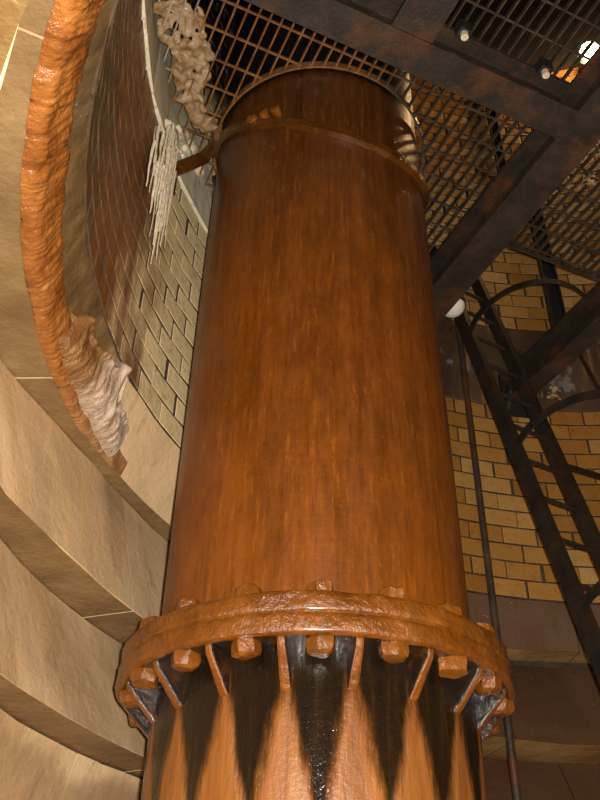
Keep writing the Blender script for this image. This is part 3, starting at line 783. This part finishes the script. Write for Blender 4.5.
# lit lamp on the wall above the grating
aLm, kLm = at_wall(590, 57, 1.33)
lc = W(CX+1.30*math.cos(aLm), CY+1.30*math.sin(aLm), kLm); e = Vector((math.cos(aLm), math.sin(aLm), 0)); t = Vector((-e.y, e.x, 0))
ll = thing('wall_lamp', lc, 'lit wall lamp glowing through the grating at top right', 'lamp')
sphere(lc, .085, 1.1, axis=-e).build('globe', M['bulb'], ll, 60)
MB().tube([lc+e*.06, lc+e*.17], .10, 20).build('base', M['dark'], ll, 40)
for q in range(4):
    aa = PI/4*q; dd = t*math.cos(aa)+Vector((0, 0, 1))*math.sin(aa)
    MB().tube([lc+dd*.11*math.cos(b_)-e*.12*math.sin(b_)+e*.03 for b_ in [PI*j/12 for j in range(13)]], .004, 6).build('guard_wire', M['dark'], ll, 40)
lp = bpy.data.lights.new('wall_lamp_light', 'POINT'); lp.energy = 42; lp.color = (1, .58, .24); lp.shadow_soft_size = .09
lpo = bpy.data.objects.new('wall_lamp_light', lp); COL.objects.link(lpo); lpo.location = lc-e*.14

# ------------------------------------------------------------------ mineral deposits
def shell(name, a0, a1, fn, na, nj, mat, label, cat):
    """closed lumpy body hugging the wall: fn(u, v) -> (R, k) with v running round the section"""
    o = MB()
    for i in range(na+1):
        u = i/na; a = a0+(a1-a0)*u
        for j in range(nj):
            R, k = fn(u, 2*PI*j/nj, a); o.v.append(W(CX+R*math.cos(a), CY+R*math.sin(a), k))
    for i in range(na):
        for j in range(nj): o.f.append((i*nj+j, i*nj+(j+1) % nj, (i+1)*nj+(j+1) % nj, (i+1)*nj+j))
    o.f.append(tuple(range(nj))); o.f.append(tuple(na*nj+j for j in range(nj))[::-1])
    ob = o.build(name, mat, None, 80)
    return tag(ob, label, cat)
aE, _ = at_wall(131, 474, 1.43)
def crust_fn(u, v, a):
    end = min(1, u*9)
    g = min(1, u*1.9)
    k0 = .990; k1 = 1.046+.032*g
    hr = (.011+.010*g)*end+.003
    c_, s_ = math.cos(v), math.sin(v)
    c_ = math.copysign(abs(c_)**.55, c_); s_ = math.copysign(abs(s_)**.55, s_)
    k = (k0+k1)/2+(k1-k0)/2*s_*(.6+.4*end)
    nz = noise.fractal(Vector((a*13, k*26, 1)), 1.0, 2.1, 4)*.006 + noise.noise(Vector((a*60+k*8, k*9, 3)))*.0022 + noise.noise(Vector((a*170, k*14, 6)))*.0022
    nz += .004*noise.noise(Vector((a*42, k*75, 8)))*g
    Rb = 1.455-.363*max(-.004, k-.998)
    return Rb+.003-(hr+nz*end)*max(c_, -.3), k+nz*.6*s_
shell('rust_crust', aE, 4.15, crust_fn, 1100, 36, M['crust'], 'thick wet orange rust crust along the curved stone ledge on the left', 'rust crust')
# flowstone drape running down on to the ledge
aF0 = at_wall(128, 462, 1.41)[0]; aF1 = at_wall(97, 335, 1.37)[0]
kt0 = at_wall(133, 362, 1.37)[1]; kt1 = at_wall(103, 318, 1.37)[1]
def flow_fn(u, v, a):
    edge = max(0, math.sin(PI*min(1, max(0, u))))**.35
    topk = kt0+(kt1-kt0)*u**1.2 + noise.noise(Vector((u*7, 1, 2)))*.035 + .02*math.sin(u*17)
    topk -= max(0, .36-u)*.75
    k0, k1 = 1.0, max(1.08, topk)
    c_, s_ = math.cos(v), math.sin(v)
    k = (k0+k1)/2+(k1-k0)/2*math.copysign(abs(s_)**.6, s_)
    rel = min(1, max(0, (k-k0)/(k1-k0)))
    Rw = 1.398 + .055*max(0, (1.155-k)/.155)*1.0
    th_ = (.026+.030*(1-rel)**.6+.022*math.exp(-((rel-.9)/.1)**2))*edge
    th_ += noise.noise(Vector((u*14, rel*1.2, 5)))*.012*edge+noise.noise(Vector((u*34, rel*5, 9)))*.006*edge
    return Rw+.006-th_*max(c_, -.2), k
shell('flowstone', aF0, aF1, flow_fn, 160, 60, M['flow'], 'pinkish white flowstone drape spilling down the bricks on to the ledge', 'flowstone')
# icicles under the brace
ic = thing('calcite_curtain', pp0-rw*.03, 'white calcite curtain of hanging strands at the wall end of the brace', 'calcite')
rnd = random.Random(21)
for i in range(48):
    u = rnd.triangular(153, 181, 171); vtop = rnd.uniform(124, 172); L = rnd.uniform(.12, .34) if u > 163 else rnd.uniform(.08, .2)
    R = rnd.uniform(1.33, 1.375)
    a, k = at_wall(u, vtop, R)
    p = W(CX+R*math.cos(a), CY+R*math.sin(a), k); r = rnd.uniform(.008, .014) if i % 4 == 0 else rnd.uniform(.003, .008)
    n_ = 9; P = []; rr = []
    for q in range(n_):
        x = q/(n_-1); P.append(p+Vector((noise.noise(Vector((i*1.7, x*3, 0)))*.007, noise.noise(Vector((i*1.7, x*3, 7)))*.007, -L*S*x))); rr.append(r*(1-x*.85)*(1+.25*noise.noise(Vector((i*3, x*14, 2))))+.001)
    MB().tube(P, rr, 8).build('icicle', M['calc'], ic, 60)
def blob(name, spots, mat, label, cat, vox=.018, disp=.02):
    o = MB()
    for c, r in spots:
        s_ = sphere(c, r, 1, 12, 8); n0 = len(o.v); o.v += s_.v; o.f += [tuple(i+n0 for i in f) for f in s_.f]
    o.v = lump(lump(o.v, disp, 9, 3.3), disp*.4, 28, 1.7)
    ob = o.build(name, mat)
    md = ob.modifiers.new('r', 'REMESH'); md.mode = 'VOXEL'; md.voxel_size = vox; md.use_smooth_shade = True
    md = ob.modifiers.new('s', 'SMOOTH'); md.iterations = 3; md.factor = .5
    return tag(ob, label, cat)
rnd = random.Random(5); sp_ = []
line = [(192, 0), (196, 25), (203, 45), (207, 62), (199, 80), (199, 100), (208, 116), (216, 128)]
for i in range(len(line)-1):
    (x0, y0), (x1, y1) = line[i], line[i+1]
    for q in range(10):
        x = q/10; w_ = 38*(1-i/7.5)+6
        for _ in range(5):
            u = x0+(x1-x0)*x + rnd.uniform(-1, .15)*w_; v_ = y0+(y1-y0)*x+rnd.uniform(-5, 5)
            sp_.append((at_k(u, v_, TK+rnd.uniform(-.004, .014)), rnd.choice((.006, .008, .011, .014, .018, .024))))
blob('lime_crust', sp_, M['tan'], 'lumpy tan lime crust growing over the grating bars beside the wall', 'lime crust', .008, .026)
sp_ = []
for i in range(60):       # bulging calcite apron on the stone band above the brace
    u = rnd.uniform(167, 202); v_ = 124+(u-166)*.9+rnd.uniform(-6, 18)
    a, k = at_wall(u, v_, 1.385)
    k = min(k, TK+.06)
    sp_.append((W(CX+1.385*math.cos(a), CY+1.385*math.sin(a), k), rnd.uniform(.014, .034)))
blob('calcite_apron', sp_, M['calc'], 'pale calcite apron bulging over the stone band above the brace', 'calcite', .011, .03)
# lime lumps on the right
for (u, v_, k, r, lab) in ((591, 176, TK, .026, 'small pale lime lump hanging from the right-hand grating'), (553, 392, 1.93, .035, 'small grey lime lump under the black beam end at the far wall')):
    c = at_k(u, v_, k); 
    if k < 2:
        a, kk = at_wall(u, v_, 1.375); c = W(CX+1.375*math.cos(a), CY+1.375*math.sin(a), kk)
    blob('lime_lump', [(c+Vector((rnd.uniform(-1, 1), rnd.uniform(-1, 1), rnd.uniform(-1.6, 1)))*r*1.1, r*rnd.uniform(.25, .6)) for _ in range(14)], M['tan'], lab, 'lime lump', .008, .022)
# drain stub in the stone band beside the pipe
aH, kH = at_wall(217, 183, 1.388)
hc = W(CX+1.388*math.cos(aH), CY+1.388*math.sin(aH), kH); e = Vector((math.cos(aH), math.sin(aH), 0))
dr = thing('drain_stub', hc, 'short black drain stub in the pale stone beside the pipe', 'drain')
for nm, r0, r1 in (('sleeve', .045, .034),):
    o = MB(); N = 20; X = Vector((-e.y, e.x, 0)); Y = Vector((0, 0, 1))
    prof = [(r0, .01), (r0, -.03), (r1, -.03), (r1, .005), (.001, .005)]
    for i in range(N):
        a = 2*PI*i/N
        for r, d in prof: o.v.append(hc+(X*math.cos(a)+Y*math.sin(a))*r+e*d)
    for i in range(N):
        for j in range(len(prof)-1): o.f.append((i*5+j, ((i+1) % N)*5+j, ((i+1) % N)*5+j+1, i*5+j+1))
    o.build(nm, M['dark'], dr, 40)
